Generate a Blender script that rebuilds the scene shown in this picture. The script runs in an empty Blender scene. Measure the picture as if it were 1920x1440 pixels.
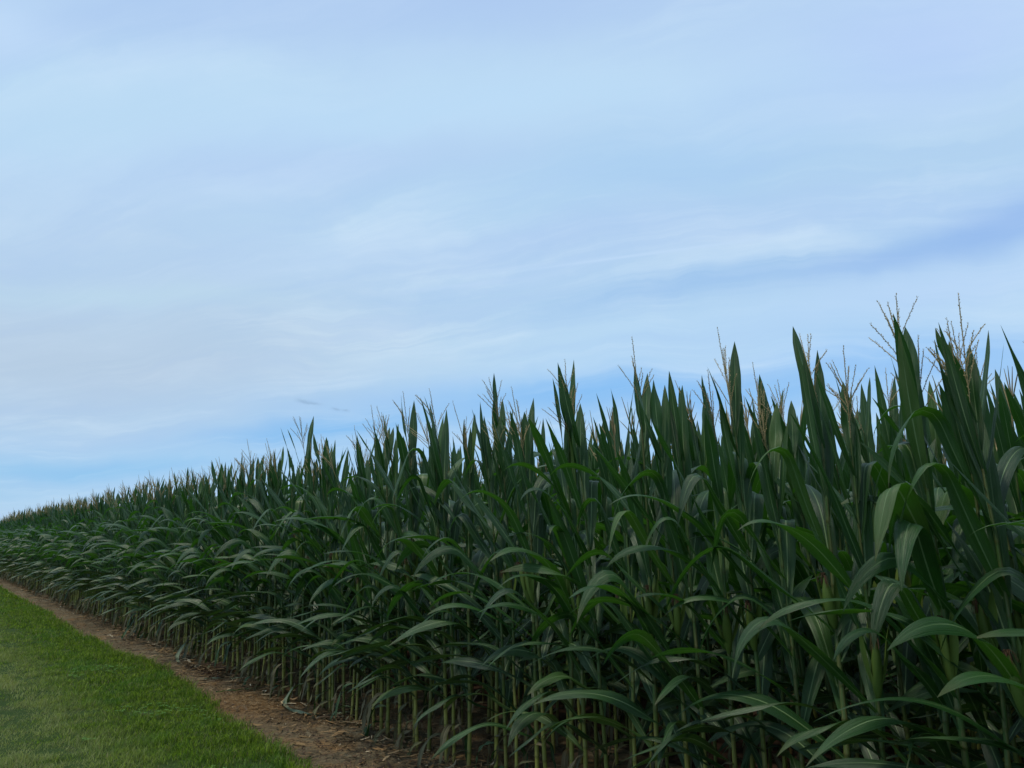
import bpy, math, random
import numpy as np
from mathutils import Vector

R = math.radians
scene = bpy.context.scene
COL = scene.collection

# ------------------------------------------------------------------ camera
cam_d = bpy.data.cameras.new('camera')
cam = bpy.data.objects.new('camera', cam_d)
COL.objects.link(cam)
cam.location = (0, 0, 1.6)
cam.rotation_euler = (R(90 + 11.37), 0, R(-37.5))
cam_d.sensor_width = 36
cam_d.lens = 36 * 1442 / 1920
cam_d.clip_start = 0.05
cam_d.clip_end = 5000
scene.camera = cam

# ------------------------------------------------------------------ exposure
scene.view_settings.view_transform = 'Standard'
scene.view_settings.look = 'None'
scene.view_settings.exposure = 0
scene.view_settings.gamma = 1

# ------------------------------------------------------------------ sun (behind thin high cloud)
SUN_AZ, SUN_EL = -76, 69          # degrees from +Y towards +X, degrees up
sd = bpy.data.lights.new('sun', 'SUN')
sd.energy = 2.3
sd.angle = R(8)
sd.color = (1.0, 0.90, 0.74)
sun = bpy.data.objects.new('sun', sd)
COL.objects.link(sun)
sdir = Vector((math.sin(R(SUN_AZ)) * math.cos(R(SUN_EL)), math.cos(R(SUN_AZ)) * math.cos(R(SUN_EL)), math.sin(R(SUN_EL))))
sun.rotation_euler = sdir.to_track_quat('Z', 'Y').to_euler()
sun.location = (-20, -8, 30)


def lin(r, g, b):
    f = lambda c: (c / 255 / 12.92) if c / 255 <= 0.04045 else ((c / 255 + 0.055) / 1.055) ** 2.4
    return (f(r), f(g), f(b), 1)


class NT:
    """small node-tree helper"""
    def __init__(s, nt):
        s.t = nt
        nt.nodes.clear()

    def n(s, typ, ins=None, **props):
        x = s.t.nodes.new(typ)
        for k, v in props.items():
            setattr(x, k, v)
        for k, v in (ins or {}).items():
            if isinstance(v, bpy.types.NodeSocket):
                s.t.links.new(v, x.inputs[k])
            else:
                x.inputs[k].default_value = v
        return x

    def math(s, op, a, b=0.0, c=0.0, clamp=False):
        return s.n('ShaderNodeMath', {0: a, 1: b, 2: c}, operation=op, use_clamp=clamp).outputs[0]

    def vec(s, op, a, b=(0, 0, 0)):
        x = s.n('ShaderNodeVectorMath', {0: a, 1: b}, operation=op)
        return x.outputs['Value'] if op in ('DOT_PRODUCT', 'LENGTH') else x.outputs[0]

    def mix(s, fac, a, b, mode='MIX'):
        x = s.n('ShaderNodeMix', data_type='RGBA', blend_type=mode)
        for i, v in ((0, fac), (6, a), (7, b)):
            if isinstance(v, bpy.types.NodeSocket):
                s.t.links.new(v, x.inputs[i])
            else:
                x.inputs[i].default_value = v
        return x.outputs[2]

    def noise(s, vec, scale, detail=3, rough=0.5, dist=0.0, color=False):
        x = s.n('ShaderNodeTexNoise', {'Vector': vec, 'Scale': scale, 'Detail': detail, 'Roughness': rough, 'Distortion': dist})
        return x.outputs['Color' if color else 'Fac']

    def ramp(s, fac, stops):
        x = s.n('ShaderNodeValToRGB', {0: fac})
        e = x.color_ramp.elements
        while len(e) < len(stops):
            e.new(0.5)
        for i, (p, c) in enumerate(stops):
            e[i].position = p
            e[i].color = c if len(c) == 4 else (*c, 1)
        return x.outputs[0]

    def rng(s, v, a, b, c=0.0, d=1.0):
        return s.n('ShaderNodeMapRange', {0: v, 1: a, 2: b, 3: c, 4: d}).outputs[0]


# ------------------------------------------------------------------ world: daylight sky under thin cirrus
world = bpy.data.worlds.new('World')
scene.world = world
world.use_nodes = True
w = NT(world.node_tree)
sky = w.n('ShaderNodeTexSky', sky_type='NISHITA', sun_disc=False, sun_elevation=R(SUN_EL), sun_rotation=R(SUN_AZ),
          air_density=1.0, dust_density=0.6, ozone_density=1.0)
D = w.n('ShaderNodeTexCoord').outputs['Generated']
warp = w.vec('SUBTRACT', w.noise(D, 5.0, 4, 0.55, color=True), (0.5, 0.5, 0.5))
warp2 = w.vec('MULTIPLY', warp, (0.10, 0.10, 0.055))
DW = w.vec('ADD', D, warp2)
# clear blue sky, brightened to the photograph's exposure
base = w.vec('MULTIPLY', sky.outputs[0], (0.10, 0.10, 0.10))
VEIL = lin(184, 214, 245)
col = w.mix(0.88, base, VEIL)
# streak field on the cloud plane, streaks run away to the left of the camera
sep = w.n('ShaderNodeSeparateXYZ', {0: DW})
zz = w.math('ADD', w.math('ABSOLUTE', sep.outputs[2]), 0.10)
pl = w.n('ShaderNodeCombineXYZ', {0: w.math('DIVIDE', sep.outputs[0], zz), 1: w.math('DIVIDE', sep.outputs[1], zz), 2: 0.0}).outputs[0]
rot0 = w.n('ShaderNodeMapping', {'Vector': pl, 'Rotation': (0, 0, R(-116))}).outputs[0]
rot = w.vec('MULTIPLY', rot0, (0.22, 1.0, 1.0))
s1 = w.noise(rot, 0.75, 5, 0.5, 0.4)
s2 = w.noise(w.vec('ADD', rot, (7.3, 2.1, 0)), 1.9, 6, 0.6, 0.5)
col = w.mix(w.rng(s1, 0.45, 0.72, 0, 0.55), col, lin(187, 220, 245))
col = w.mix(w.rng(s1, 0.52, 0.28, 0, 0.55), col, lin(158, 195, 238))
col = w.mix(w.rng(s2, 0.45, 0.75, 0, 0.5), col, lin(184, 206, 246))

# fine cirrus fibres and soft lumps
rot1 = w.n('ShaderNodeMapping', {'Vector': pl, 'Rotation': (0, 0, R(-122))}).outputs[0]
rot2 = w.vec('MULTIPLY', rot1, (0.14, 0.8, 1.0))
fib = w.noise(rot2, 5.5, 8, 0.62, 0.5)
soft = w.noise(w.vec('MULTIPLY', pl, (1.0, 1.0, 1.0)), 1.3, 6, 0.58, 0.3)
amt = w.rng(soft, 0.35, 0.65, 0.05, 0.75)
col = w.mix(w.math('MULTIPLY', w.rng(fib, 0.48, 0.75), amt), col, lin(206, 229, 250))
col = w.mix(w.math('MULTIPLY', w.rng(fib, 0.50, 0.25, 0, 0.55), amt), col, lin(158, 192, 238))
col = w.mix(w.rng(soft, 0.5, 0.75, 0, 0.55), col, lin(212, 229, 247))
col = w.mix(1.0, col, (1.09, 1.09, 1.03, 1), 'MULTIPLY')

def feature(col, az, el, a, b, tilt, rgb, strength, warped=True):
    ca, sa, ce, se = math.cos(R(az)), math.sin(R(az)), math.cos(R(el)), math.sin(R(el))
    c = Vector((sa * ce, ca * ce, se))
    e1 = Vector((ca, -sa, 0))
    e2 = Vector((-sa * se, -ca * se, ce))
    t = R(tilt)
    u = (e1 * math.cos(t) + e2 * math.sin(t)) / math.tan(R(a))
    v = (-e1 * math.sin(t) + e2 * math.cos(t)) / math.tan(R(b))
    q = w.vec('SUBTRACT', DW if warped else D, tuple(c))
    p = w.vec('DOT_PRODUCT', q, tuple(u))
    r = w.vec('DOT_PRODUCT', q, tuple(v))
    m = w.math('MULTIPLY_ADD', p, p, w.math('MULTIPLY', r, r))
    d = w.vec('DOT_PRODUCT', q, tuple(c * 1.6))
    m = w.math('MULTIPLY_ADD', d, d, m)
    g = w.math('MULTIPLY', w.math('EXPONENT', w.math('MULTIPLY', m, -1.0)), strength)
    return w.mix(g, col, lin(*rgb))


FEATS = [
    # az, el, half length, half height (deg), tilt, colour, strength
    (6.1, 11.0, 22, 7.0, 4, (183, 203, 224), 0.80),
    (3.0, 19.0, 14, 5.0, 6, (180, 208, 238), 0.55),
    (22.4, 26.8, 16, 2.4, 11, (178, 205, 242), 0.65),
    (42.6, 22.3, 19, 1.8, 5, (176, 204, 242), 0.6),
    (49.8, 26.7, 14, 3.2, 2, (166, 205, 241), 0.6),
    (69.1, 31.7, 10, 4.0, -4, (180, 206, 248), 0.85),
    (10.3, 34.0, 12, 2.4, 18, (172, 202, 240), 0.7),
    (35.0, 38.0, 20, 3.0, 4, (172, 200, 240), 0.8),
    (1.0, 30.4, 3.6, 1.8, 19, (196, 222, 250), 0.7),
    (34.9, 31.2, 20, 2.0, 6, (188, 220, 247), 0.85),
    (8.0, 26.5, 9, 2.2, 20, (186, 218, 244), 0.85),
    (10.3, 16.0, 9, 0.9, 5, (187, 216, 236), 0.75),
    (51.4, 18.2, 13, 1.5, 6, (148, 190, 236), 0.7),
    (73.8, 20.0, 9, 1.4, 8, (138, 178, 236), 0.7),
    (64.0, 18.3, 7, 1.1, 8, (142, 182, 236), 0.45),
    (55.1, 14.6, 18, 2.3, 4, (180, 214, 245), 0.9),
    (68.5, 16.6, 10, 1.5, 6, (184, 214, 247), 0.9),
    (24.0, 7.9, 9, 0.9, 7, (122, 184, 238), 0.95),
    (9.0, 4.5, 9, 0.8, 7, (136, 194, 234), 0.9),
    (2.0, 2.6, 7, 0.7, 7, (168, 206, 234), 0.8),
    (47.1, 10.4, 21, 1.7, 0, (124, 186, 244), 0.85),
    (66.9, 11.8, 10, 2.0, 0, (144, 195, 247), 0.75),
    (50.0, 6.0, 40, 3.0, 0, (160, 205, 246), 0.9),
]
for (az, el, a, b, t, rgb, st) in FEATS:
    col = feature(col, az, el, a, b, t, rgb, st)
amt2 = w.math('MULTIPLY', amt, 0.5)
col = w.mix(w.math('MULTIPLY', w.rng(fib, 0.48, 0.75), amt2), col, lin(206, 229, 250))
col = w.mix(w.math('MULTIPLY', w.rng(fib, 0.50, 0.25, 0, 0.6), amt2), col, lin(150, 186, 236))
# contrail and small cloud scraps
for (az, el, a, b, t, rgb, st) in [(47.2, 20.6, 8.5, 0.11, 4.2, (196, 222, 250), 0.55), (38.0, 20.0, 5, 0.14, 6.0, (190, 216, 246), 0.35), (33.4, 18.6, 4.5, 0.16, 7.8, (190, 216, 246), 0.4)]:
    col = feature(col, az, el, a, b, t, rgb, st, False)
puffw = w.vec('MULTIPLY', w.vec('SUBTRACT', w.noise(D, 60.0, 3, 0.6, color=True), (0.5, 0.5, 0.5)), (0.012, 0.012, 0.006))
DW = w.vec('ADD', D, puffw)
for (az, el, a, b, t) in [(22.1, 9.75, 0.45, 0.15, -6), (22.7, 9.62, 0.55, 0.10, -4), (24.45, 9.25, 0.28, 0.09, -5), (25.15, 9.2, 0.25, 0.09, -10)]:
    col = feature(col, az, el, a, b, t, (146, 178, 210), 0.6)
up = w.rng(w.n('ShaderNodeSeparateXYZ', {0: D}).outputs[2], -0.02, 0.0)
col = w.mix(up, (0.05, 0.08, 0.04, 1), col)
bg = w.n('ShaderNodeBackground', {0: col, 1: 1.0})
w.t.links.new(bg.outputs[0], w.n('ShaderNodeOutputWorld').inputs[0])


# ------------------------------------------------------------------ materials
def mat(name):
    m = bpy.data.materials.new(name)
    m.use_nodes = True
    return m, NT(m.node_tree)


def finish(t, shader, disp=None):
    o = t.n('ShaderNodeOutputMaterial')
    t.t.links.new(shader, o.inputs[0])


def leaf_material(name, c1, c2, rib, trans, rough=0.42, tfac=0.3, spec=0.5):
    m, t = mat(name)
    uv = t.n('ShaderNodeUVMap').outputs[0]
    s = t.n('ShaderNodeSeparateXYZ', {0: uv})
    u, v = s.outputs[0], s.outputs[1]
    rnd = t.n('ShaderNodeAttribute', attribute_name='rnd').outputs['Fac']
    geo = t.n('ShaderNodeNewGeometry').outputs['Position']
    mott = t.noise(geo, 9.0, 3, 0.6)
    long = t.n('ShaderNodeCombineXYZ', {0: t.math('MULTIPLY', u, 34.0), 1: t.math('MULTIPLY', v, 1.5), 2: rnd}).outputs[0]
    vein = t.noise(long, 1.0, 2, 0.6)
    f = t.math('ADD', t.math('MULTIPLY', rnd, 0.7), t.math('MULTIPLY', mott, 0.5), clamp=True)
    c = t.mix(f, c1, c2)
    c = t.mix(t.rng(vein, 0.35, 0.65, 0, 0.8), c, t.mix(1.0, c, (0.5, 0.55, 0.5, 1), 'MULTIPLY'))
    spot = t.noise(t.vec('MULTIPLY', long, (0.6, 14.0, 1)), 1.0, 2, 0.5)
    c = t.mix(t.rng(spot, 0.74, 0.80, 0, 0.6), c, (0.13, 0.11, 0.05, 1))
    c = t.mix(t.rng(rnd, 0.93, 0.97, 0, 0.35), c, (0.10, 0.16, 0.025, 1))
    # a leaf now and then has a browned tip and edge
    tip = t.math('MULTIPLY', t.rng(v, 0.86, 1.0), t.rng(rnd, 0.55, 0.7))
    c = t.mix(t.math('MULTIPLY', tip, 0.6), c, (0.11, 0.10, 0.04, 1))
    au = t.math('ABSOLUTE', t.math('SUBTRACT', u, 0.5))
    wid = t.rng(v, 0.0, 0.9, 0.042, 0.022)
    ribm = t.math('MULTIPLY', t.math('LESS_THAN', au, wid), t.rng(v, 0.95, 0.55))
    c = t.mix(ribm, c, rib)
    bump = t.n('ShaderNodeBump', {'Strength': 0.6, 'Distance': 0.006, 'Height': vein})
    p = t.n('ShaderNodeBsdfPrincipled', {'Base Color': c, 'Roughness': rough, 'Specular IOR Level': spec, 'Normal': bump.outputs[0]})
    tr = t.n('ShaderNodeBsdfTranslucent', {'Color': t.mix(ribm, trans, t.mix(0.5, trans, rib))})
    mx = t.n('ShaderNodeMixShader', {0: tfac, 1: p.outputs[0], 2: tr.outputs[0]})
    finish(t, mx.outputs[0])
    return m


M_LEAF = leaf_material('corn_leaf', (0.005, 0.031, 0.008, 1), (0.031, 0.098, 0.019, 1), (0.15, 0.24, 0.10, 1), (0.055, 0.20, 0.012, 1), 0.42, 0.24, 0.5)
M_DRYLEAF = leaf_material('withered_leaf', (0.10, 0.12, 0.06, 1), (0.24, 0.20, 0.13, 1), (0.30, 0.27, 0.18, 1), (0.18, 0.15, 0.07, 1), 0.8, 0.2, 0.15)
M_SHADELEAF = leaf_material('lower_leaf_shaded', (0.005, 0.026, 0.007, 1), (0.029, 0.086, 0.019, 1), (0.16, 0.24, 0.11, 1), (0.04, 0.12, 0.010, 1), 0.42, 0.14, 0.55)  # corn leaf copy, shade low in the row darkened into its colour


def stalk_material():
    m, t = mat('corn_stalk')
    geo = t.n('ShaderNodeNewGeometry').outputs['Position']
    z = t.n('ShaderNodeSeparateXYZ', {0: geo}).outputs[2]
    uv = t.n('ShaderNodeSeparateXYZ', {0: t.n('ShaderNodeUVMap').outputs[0]})
    rnd = t.n('ShaderNodeAttribute', attribute_name='rnd').outputs['Fac']
    low = t.mix(t.math('FRACT', t.math('MULTIPLY', t.math('ADD', rnd, t.n('ShaderNodeObjectInfo').outputs['Random']), 1.7)), (0.09, 0.13, 0.025, 1), (0.33, 0.33, 0.07, 1))
    c = t.mix(t.rng(z, 0.28, 0.85), low, (0.045, 0.10, 0.025, 1))
    c = t.mix(t.rng(z, 0.16, 0.0, 0, 0.7), c, (0.15, 0.075, 0.035, 1))
    streak = t.noise(t.vec('MULTIPLY', geo, (90, 90, 6)), 1.0, 3, 0.6)
    c = t.mix(t.rng(streak, 0.45, 0.7, 0, 0.5), c, (0.20, 0.14, 0.06, 1))
    c = t.mix(t.math('MULTIPLY', uv.outputs[1], 0.7), c, (0.07, 0.07, 0.02, 1))
    p = t.n('ShaderNodeBsdfPrincipled', {'Base Color': c, 'Roughness': 0.5, 'Specular IOR Level': 0.35})
    finish(t, p.outputs[0])
    return m


def simple_material(name, c1, c2, scale=25.0, rough=0.8, spec=0.2, usernd=True, tfac=0.0):
    m, t = mat(name)
    geo = t.n('ShaderNodeNewGeometry').outputs['Position']
    f = t.noise(geo, scale, 4, 0.6)
    if usernd:
        rnd = t.n('ShaderNodeAttribute', attribute_name='rnd').outputs['Fac']
        f = t.math('ADD', t.math('MULTIPLY', f, 0.5), t.math('MULTIPLY', rnd, 0.55), clamp=True)
    p = t.n('ShaderNodeBsdfPrincipled', {'Base Color': t.mix(f, c1, c2), 'Roughness': rough, 'Specular IOR Level': spec})
    sh = p.outputs[0]
    if tfac:
        tr = t.n('ShaderNodeBsdfTranslucent', {'Color': t.mix(f, c1, c2)})
        sh = t.n('ShaderNodeMixShader', {0: tfac, 1: sh, 2: tr.outputs[0]}).outputs[0]
    finish(t, sh)
    return m


M_STALK = stalk_material()
M_TASSEL = simple_material('tassel', (0.24, 0.17, 0.08, 1), (0.66, 0.54, 0.30, 1), 30, 0.8, 0.15, True, 0.25)
M_HUSK = simple_material('husk', (0.06, 0.12, 0.02, 1), (0.13, 0.18, 0.035, 1), 60, 0.55, 0.3)
M_SILK = simple_material('silk', (0.05, 0.028, 0.016, 1), (0.13, 0.08, 0.045, 1), 80, 0.8, 0.2)
M_ROOT = simple_material('root', (0.10, 0.05, 0.035, 1), (0.22, 0.13, 0.06, 1), 60, 0.8, 0.2)
MATS = [M_STALK, M_LEAF, M_DRYLEAF, M_TASSEL, M_HUSK, M_SILK, M_ROOT, M_SHADELEAF]
STALK, LEAF, DRY, TASSEL, HUSK, SILK, ROOT, SHADELEAF = range(8)


# ------------------------------------------------------------------ mesh collecting
class MB:
    def __init__(s):
        s.V, s.F, s.U, s.Rn, s.M, s.n = [], [], [], [], [], 0

    def add(s, V, F, U=None, rnd=0.5, m=0):
        V = np.asarray(V, np.float32)
        s.V.append(V)
        s.F.append(np.asarray(F, np.int32) + s.n)
        s.U.append(np.zeros((len(V), 2), np.float32) if U is None else np.asarray(U, np.float32))
        s.Rn.append(np.full(len(V), rnd, np.float32) if np.isscalar(rnd) else np.asarray(rnd, np.float32))
        s.M.append(np.full(len(F), m, np.int32))
        s.n += len(V)

    def arrays(s):
        return np.concatenate(s.V), np.concatenate(s.F), np.concatenate(s.U), np.concatenate(s.Rn), np.concatenate(s.M)

    def mesh(s, name, mats, smooth=True):
        V, F, U, Rn, M = s.arrays()
        return build_mesh(name, V, F, U, Rn, M, mats, smooth)


def build_mesh(name, V, F, U, Rn, M, mats, smooth=True):
    me = bpy.data.meshes.new(name)
    k = F.shape[1]
    me.vertices.add(len(V))
    me.vertices.foreach_set('co', np.ascontiguousarray(V, np.float32).ravel())
    me.loops.add(F.size)
    me.loops.foreach_set('vertex_index', F.ravel())
    me.polygons.add(len(F))
    me.polygons.foreach_set('loop_start', np.arange(0, F.size, k, dtype=np.int32))
    used = np.unique(M)
    remap = np.zeros(max(used) + 1, np.int32)
    remap[used] = np.arange(len(used))
    for i in used:
        me.materials.append(mats[i])
    me.polygons.foreach_set('material_index', remap[M])
    me.polygons.foreach_set('use_smooth', np.full(len(F), smooth))
    uvl = me.uv_layers.new(name='UVMap')
    uvl.data.foreach_set('uv', U[F.ravel()].ravel())
    at = me.attributes.new('rnd', 'FLOAT', 'POINT')
    at.data.foreach_set('value', Rn)
    me.update(calc_edges=True)
    return me


def new_obj(name, me, parent=None):
    o = bpy.data.objects.new(name, me)
    COL.objects.link(o)
    if parent:
        o.parent = parent
    return o


def grid_faces(n, m, wrap=False):
    """quads of an n x m vertex grid (n rows along, m across)"""
    i = np.arange(n - 1)[:, None]
    j = np.arange(m if wrap else m - 1)[None, :]
    a = i * m + j
    b = i * m + (j + 1) % m
    return np.stack([a, b, b + m, a + m], -1).reshape(-1, 4)


def tube(P, r, k=6):
    P = np.asarray(P, float)
    n = len(P)
    r = np.broadcast_to(np.asarray(r, float), (n,))
    T = np.gradient(P, axis=0)
    T /= np.linalg.norm(T, axis=1)[:, None] + 1e-9
    ref = np.where(np.abs(T[:, 2:3]) < 0.9, np.array([[0, 0, 1.0]]), np.array([[1.0, 0, 0]]))
    A = np.cross(T, ref)
    A /= np.linalg.norm(A, axis=1)[:, None] + 1e-9
    B = np.cross(T, A)
    th = np.arange(k) * 2 * math.pi / k
    V = P[:, None] + r[:, None, None] * (A[:, None] * np.cos(th)[None, :, None] + B[:, None] * np.sin(th)[None, :, None])
    return V.reshape(-1, 3), grid_faces(n, k, True)


def leaf(L, n=20, c=4):
    """one corn leaf: L holds base, az, length, width, elevation keys, sweep, twist, ruffle"""
    t = np.linspace(0, 1, n + 1)
    el = np.interp(t, L['kt'], L['ke'])
    if n >= 10:
        el = np.convolve(np.pad(el, 1, 'edge'), [0.25, 0.5, 0.25], 'valid')
    el = np.radians(el)
    az = np.radians(L['az'] + L['sweep'] * t ** 1.5)
    T = np.stack([np.cos(el) * np.sin(az), np.cos(el) * np.cos(az), np.sin(el)], -1)
    step = L['len'] / n
    P = np.zeros((n + 1, 3))
    P[1:] = np.cumsum((T[1:] + T[:-1]) * 0.5 * step, axis=0)
    P += np.array(L['base'])
    S = np.stack([np.cos(az), -np.sin(az), np.zeros(n + 1)], -1)
    N = np.cross(S, T)
    tw = np.radians(L['twist'] * t ** 1.2 + L['tw2'] * np.sin(t * L['twf'] + L['ph']))
    S2 = S * np.cos(tw)[:, None] + N * np.sin(tw)[:, None]
    N2 = -S * np.sin(tw)[:, None] + N * np.cos(tw)[:, None]
    w0 = L['w'] * 0.5
    prof = np.interp(t, [0, 0.08, 0.25, 0.45, 0.65, 0.82, 0.93, 1.0], [0.42, 0.56, 0.84, 1.0, 0.93, 0.60, 0.26, 0.012]) * w0
    u = np.linspace(-1, 1, c + 1)
    fold = L['fold'] * np.interp(t, [0, 0.3, 1], [1.5, 0.8, 0.35])
    au = np.abs(u)
    ruf = L['ruf'] * np.sin(t[:, None] * L['rf'] + L['ph'] + (u[None] > 0) * L['rd']) * (au[None] ** 1.5) * np.interp(t, [0, 0.15, 0.7, 1], [0.4, 1, 0.8, 0.1])[:, None]
    lift = fold[:, None] * prof[:, None] * (au[None] ** 0.9) - 0.25 * prof[:, None] * (au[None] ** 3) + ruf
    V = P[:, None] + S2[:, None] * (u[None, :, None] * prof[:, None, None]) + N2[:, None] * lift[:, :, None]
    U = np.stack([np.broadcast_to((u * 0.5 + 0.5)[None], (n + 1, c + 1)), np.broadcast_to(t[:, None], (n + 1, c + 1))], -1)
    return V.reshape(-1, 3), grid_faces(n + 1, c + 1), U.reshape(-1, 2), L['rnd'], L['m']


def make_spec(rng, tassel=None, leafy=1.0):
    """parameters of one corn plant about 2.6 m tall; -X is the open side of the field"""
    g = rng.uniform
    sp = {'leaves': []}
    top = g(2.02, 2.16)
    lean = (g(-0.10, 0.02), g(-0.04, 0.06))
    n = 16
    z = np.linspace(0, top, n + 1)
    f = z / top
    wob = np.cumsum(np.array([g(-0.004, 0.004) for _ in range(n + 1)]))
    X = lean[0] * f ** 2 + wob
    Y = lean[1] * f ** 2 + np.cumsum(np.array([g(-0.004, 0.004) for _ in range(n + 1)]))
    X[0] = Y[0] = 0
    sp['spine'] = np.stack([X, Y, z], -1)
    sp['top'] = top
    sp['rnd'] = g(0, 1)
    sp['r'] = g(0.0105, 0.0150)
    at = lambda q: np.array([np.interp(q, z, X), np.interp(q, z, Y), q])
    sp['at'] = at
    nl = rng.choice([17, 18, 19, 20])
    side = rng.choice([0, 1])
    skew = g(-14, 14)
    for i in range(nl):
        h = i / (nl - 1)
        zb = (0.08 + 0.10 * i + g(0, 0.08)) if i < 3 else 0.40 + (top - 0.48) * ((i - 3) / (nl - 4)) + g(-0.045, 0.045) * (h < 0.9)
        out = (i + side) % 2 == 0
        az = (-66 if out else 84) + skew + g(-32, 32)
        if not out:
            az += (g(-75, 15) if h > 0.35 else g(-95, 0))
        L = dict(az=az, base=at(zb), rnd=g(0, 1), m=LEAF, sweep=(4 if out else -26) + g(-24, 24), twist=g(-30, 30), tw2=g(0, 32), twf=g(3, 9), ph=g(0, 6.28),
                 fold=g(0.15, 0.35), ruf=g(0.002, 0.006), rf=g(16, 30), rd=g(0.5, 2.5))
        hc = h + (g(-0.09, 0.09) if 0.2 < h < 0.8 else 0)
        if h > 0.79:       # flag leaves, nearly upright
            e = g(74, 88)
            L.update(len=g(0.48, 0.68) * (1.12 - 0.40 * (h - 0.79) / 0.21), w=g(0.050, 0.078), kt=[0, 0.5, 1], ke=[e - 8, e, e + g(-12, 6)], twist=g(-25, 25), sweep=g(-15, 15), ruf=0.001, fold=g(0.3, 0.55))
        elif hc > 0.56:     # steep, some folded over near the tip
            e = g(50, 76) if out else g(68, 84)
            L.update(len=g(0.68, 0.88), w=g(0.078, 0.102), ruf=0.002, fold=g(0.2, 0.42))
            r = rng.random()
            if r < 0.36:
                k = g(0.48, 0.75)
                L.update(kt=[0, k - 0.05, k + 0.05, 1], ke=[e - 6, e + 2, -g(30, 70), -g(70, 88)])
            elif r < 0.60:
                L.update(kt=[0, 0.4, 0.75, 1], ke=[e, e - 8, g(5, 30), -g(30, 60)])
            else:
                L.update(kt=[0, 0.4, 1], ke=[e, e + 3, e + g(-16, 4)], len=g(0.58, 0.80), w=g(0.066, 0.094))
        elif hc > 0.36:     # arched
            e = g(38, 60) if out else g(50, 68)
            L.update(len=g(0.72, 0.96), w=g(0.084, 0.106))
            if rng.random() < 0.35:
                k = g(0.55, 0.72)
                L.update(kt=[0, k - 0.06, k + 0.06, 1], ke=[e + 6, e, -g(15, 40), -g(60, 80)])
            else:
                L.update(kt=[0, 0.35, 0.6, 1], ke=[e, e - 8, g(5, 28), -g(10, 52)])
            L.update(ruf=g(0.006, 0.015), rf=g(8, 15), twist=g(-55, 55))
        elif i > 2:     # lower, spreading out of the row and drooping
            e = g(28, 52)
            L.update(len=g(0.58, 0.84), w=g(0.066, 0.092), kt=[0, 0.35, 0.6, 1], ke=[e, e - 8, g(-16, 10), -g(12, 56)], m=SHADELEAF, ruf=g(0.008, 0.018), rf=g(8, 15), twist=g(-60, 60))
        else:              # dried up at the foot
            L.update(len=g(0.28, 0.48), w=g(0.025, 0.045), kt=[0, 0.25, 0.5, 1], ke=[g(0, 30), -30, -80, -85 + g(-5, 30)], m=DRY if rng.random() < 0.7 else SHADELEAF, ruf=0.006, twist=g(-120, 120), fold=0.6)
        L['w'] *= 0.9
        sp['leaves'].append(L)
    # tassel
    if tassel is None:
        tassel = rng.random() < 0.75
    sp['tassel'] = None
    if tassel:
        b = at(top)
        spikes = []
        hh = g(0.32, 0.45)
        lx, ly = g(-0.14, 0.04), g(-0.05, 0.08)
        spikes.append([b, (lx, ly, hh), 0.0042])
        for k in range(rng.choice([5, 6, 7, 8, 9, 10])):
            a2 = g(0, 6.28)
            sp_l = g(0.14, 0.23)
            el = R(g(54, 80))
            zb = 0.05 + 0.14 * rng.random()
            spikes.append([b + np.array([lx, ly, hh]) * zb / hh, (sp_l * math.cos(el) * math.cos(a2) + lx * 0.4, sp_l * math.cos(el) * math.sin(a2) + ly * 0.4, sp_l * math.sin(el)), 0.003])
        sp['tassel'] = spikes
        sp['tip'] = top + hh
    else:
        sp['tip'] = top + 0.38
    # ears
    sp['ears'] = []
    for k in range(rng.choice([0, 0, 1, 1])):
        sp['ears'].append(dict(base=at(g(0.92, 1.22)), az=(-90 if k == 0 else 90) + g(-50, 50), tilt=g(8, 22), len=g(0.20, 0.26), r=g(0.019, 0.025), rnd=g(0, 1)))
    return sp


def add_stalk(mb, sp, det):
    P, z = sp['spine'], sp['spine'][:, 2]
    if det == 0:
        q = z[::3]
        k = 4
    elif det == 1:
        q = z
        k = 5
    else:
        k = 8
        q = []
        for i in range(len(z) - 1):
            d = z[i + 1] - z[i]
            q += [z[i], z[i] + 0.006, z[i] + 0.012, z[i] + d * 0.5, z[i + 1] - 0.010]
        q.append(z[-1])
        q = np.array(q)
    C = np.stack([np.interp(q, z, P[:, 0]), np.interp(q, z, P[:, 1]), q], -1)
    r = sp['r'] * np.interp(q / sp['top'], [0, 0.1, 0.55, 1], [1.12, 1.0, 0.78, 0.3])
    node = np.zeros(len(q))
    if det == 2:
        idx = np.arange(len(q)) % 5
        node = np.where(idx == 1, 1.0, np.where((idx == 0) | (idx == 2), 0.55, 0.0))
        r = r * np.where(idx == 1, 1.16, 1.0)
        r = r * np.where(idx == 4, 0.93, 1.0)
    V, F = tube(C, r, k)
    U = np.stack([np.zeros(len(V)), np.repeat(node, k)], -1)
    mb.add(V, F, U, sp['rnd'], STALK)


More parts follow.
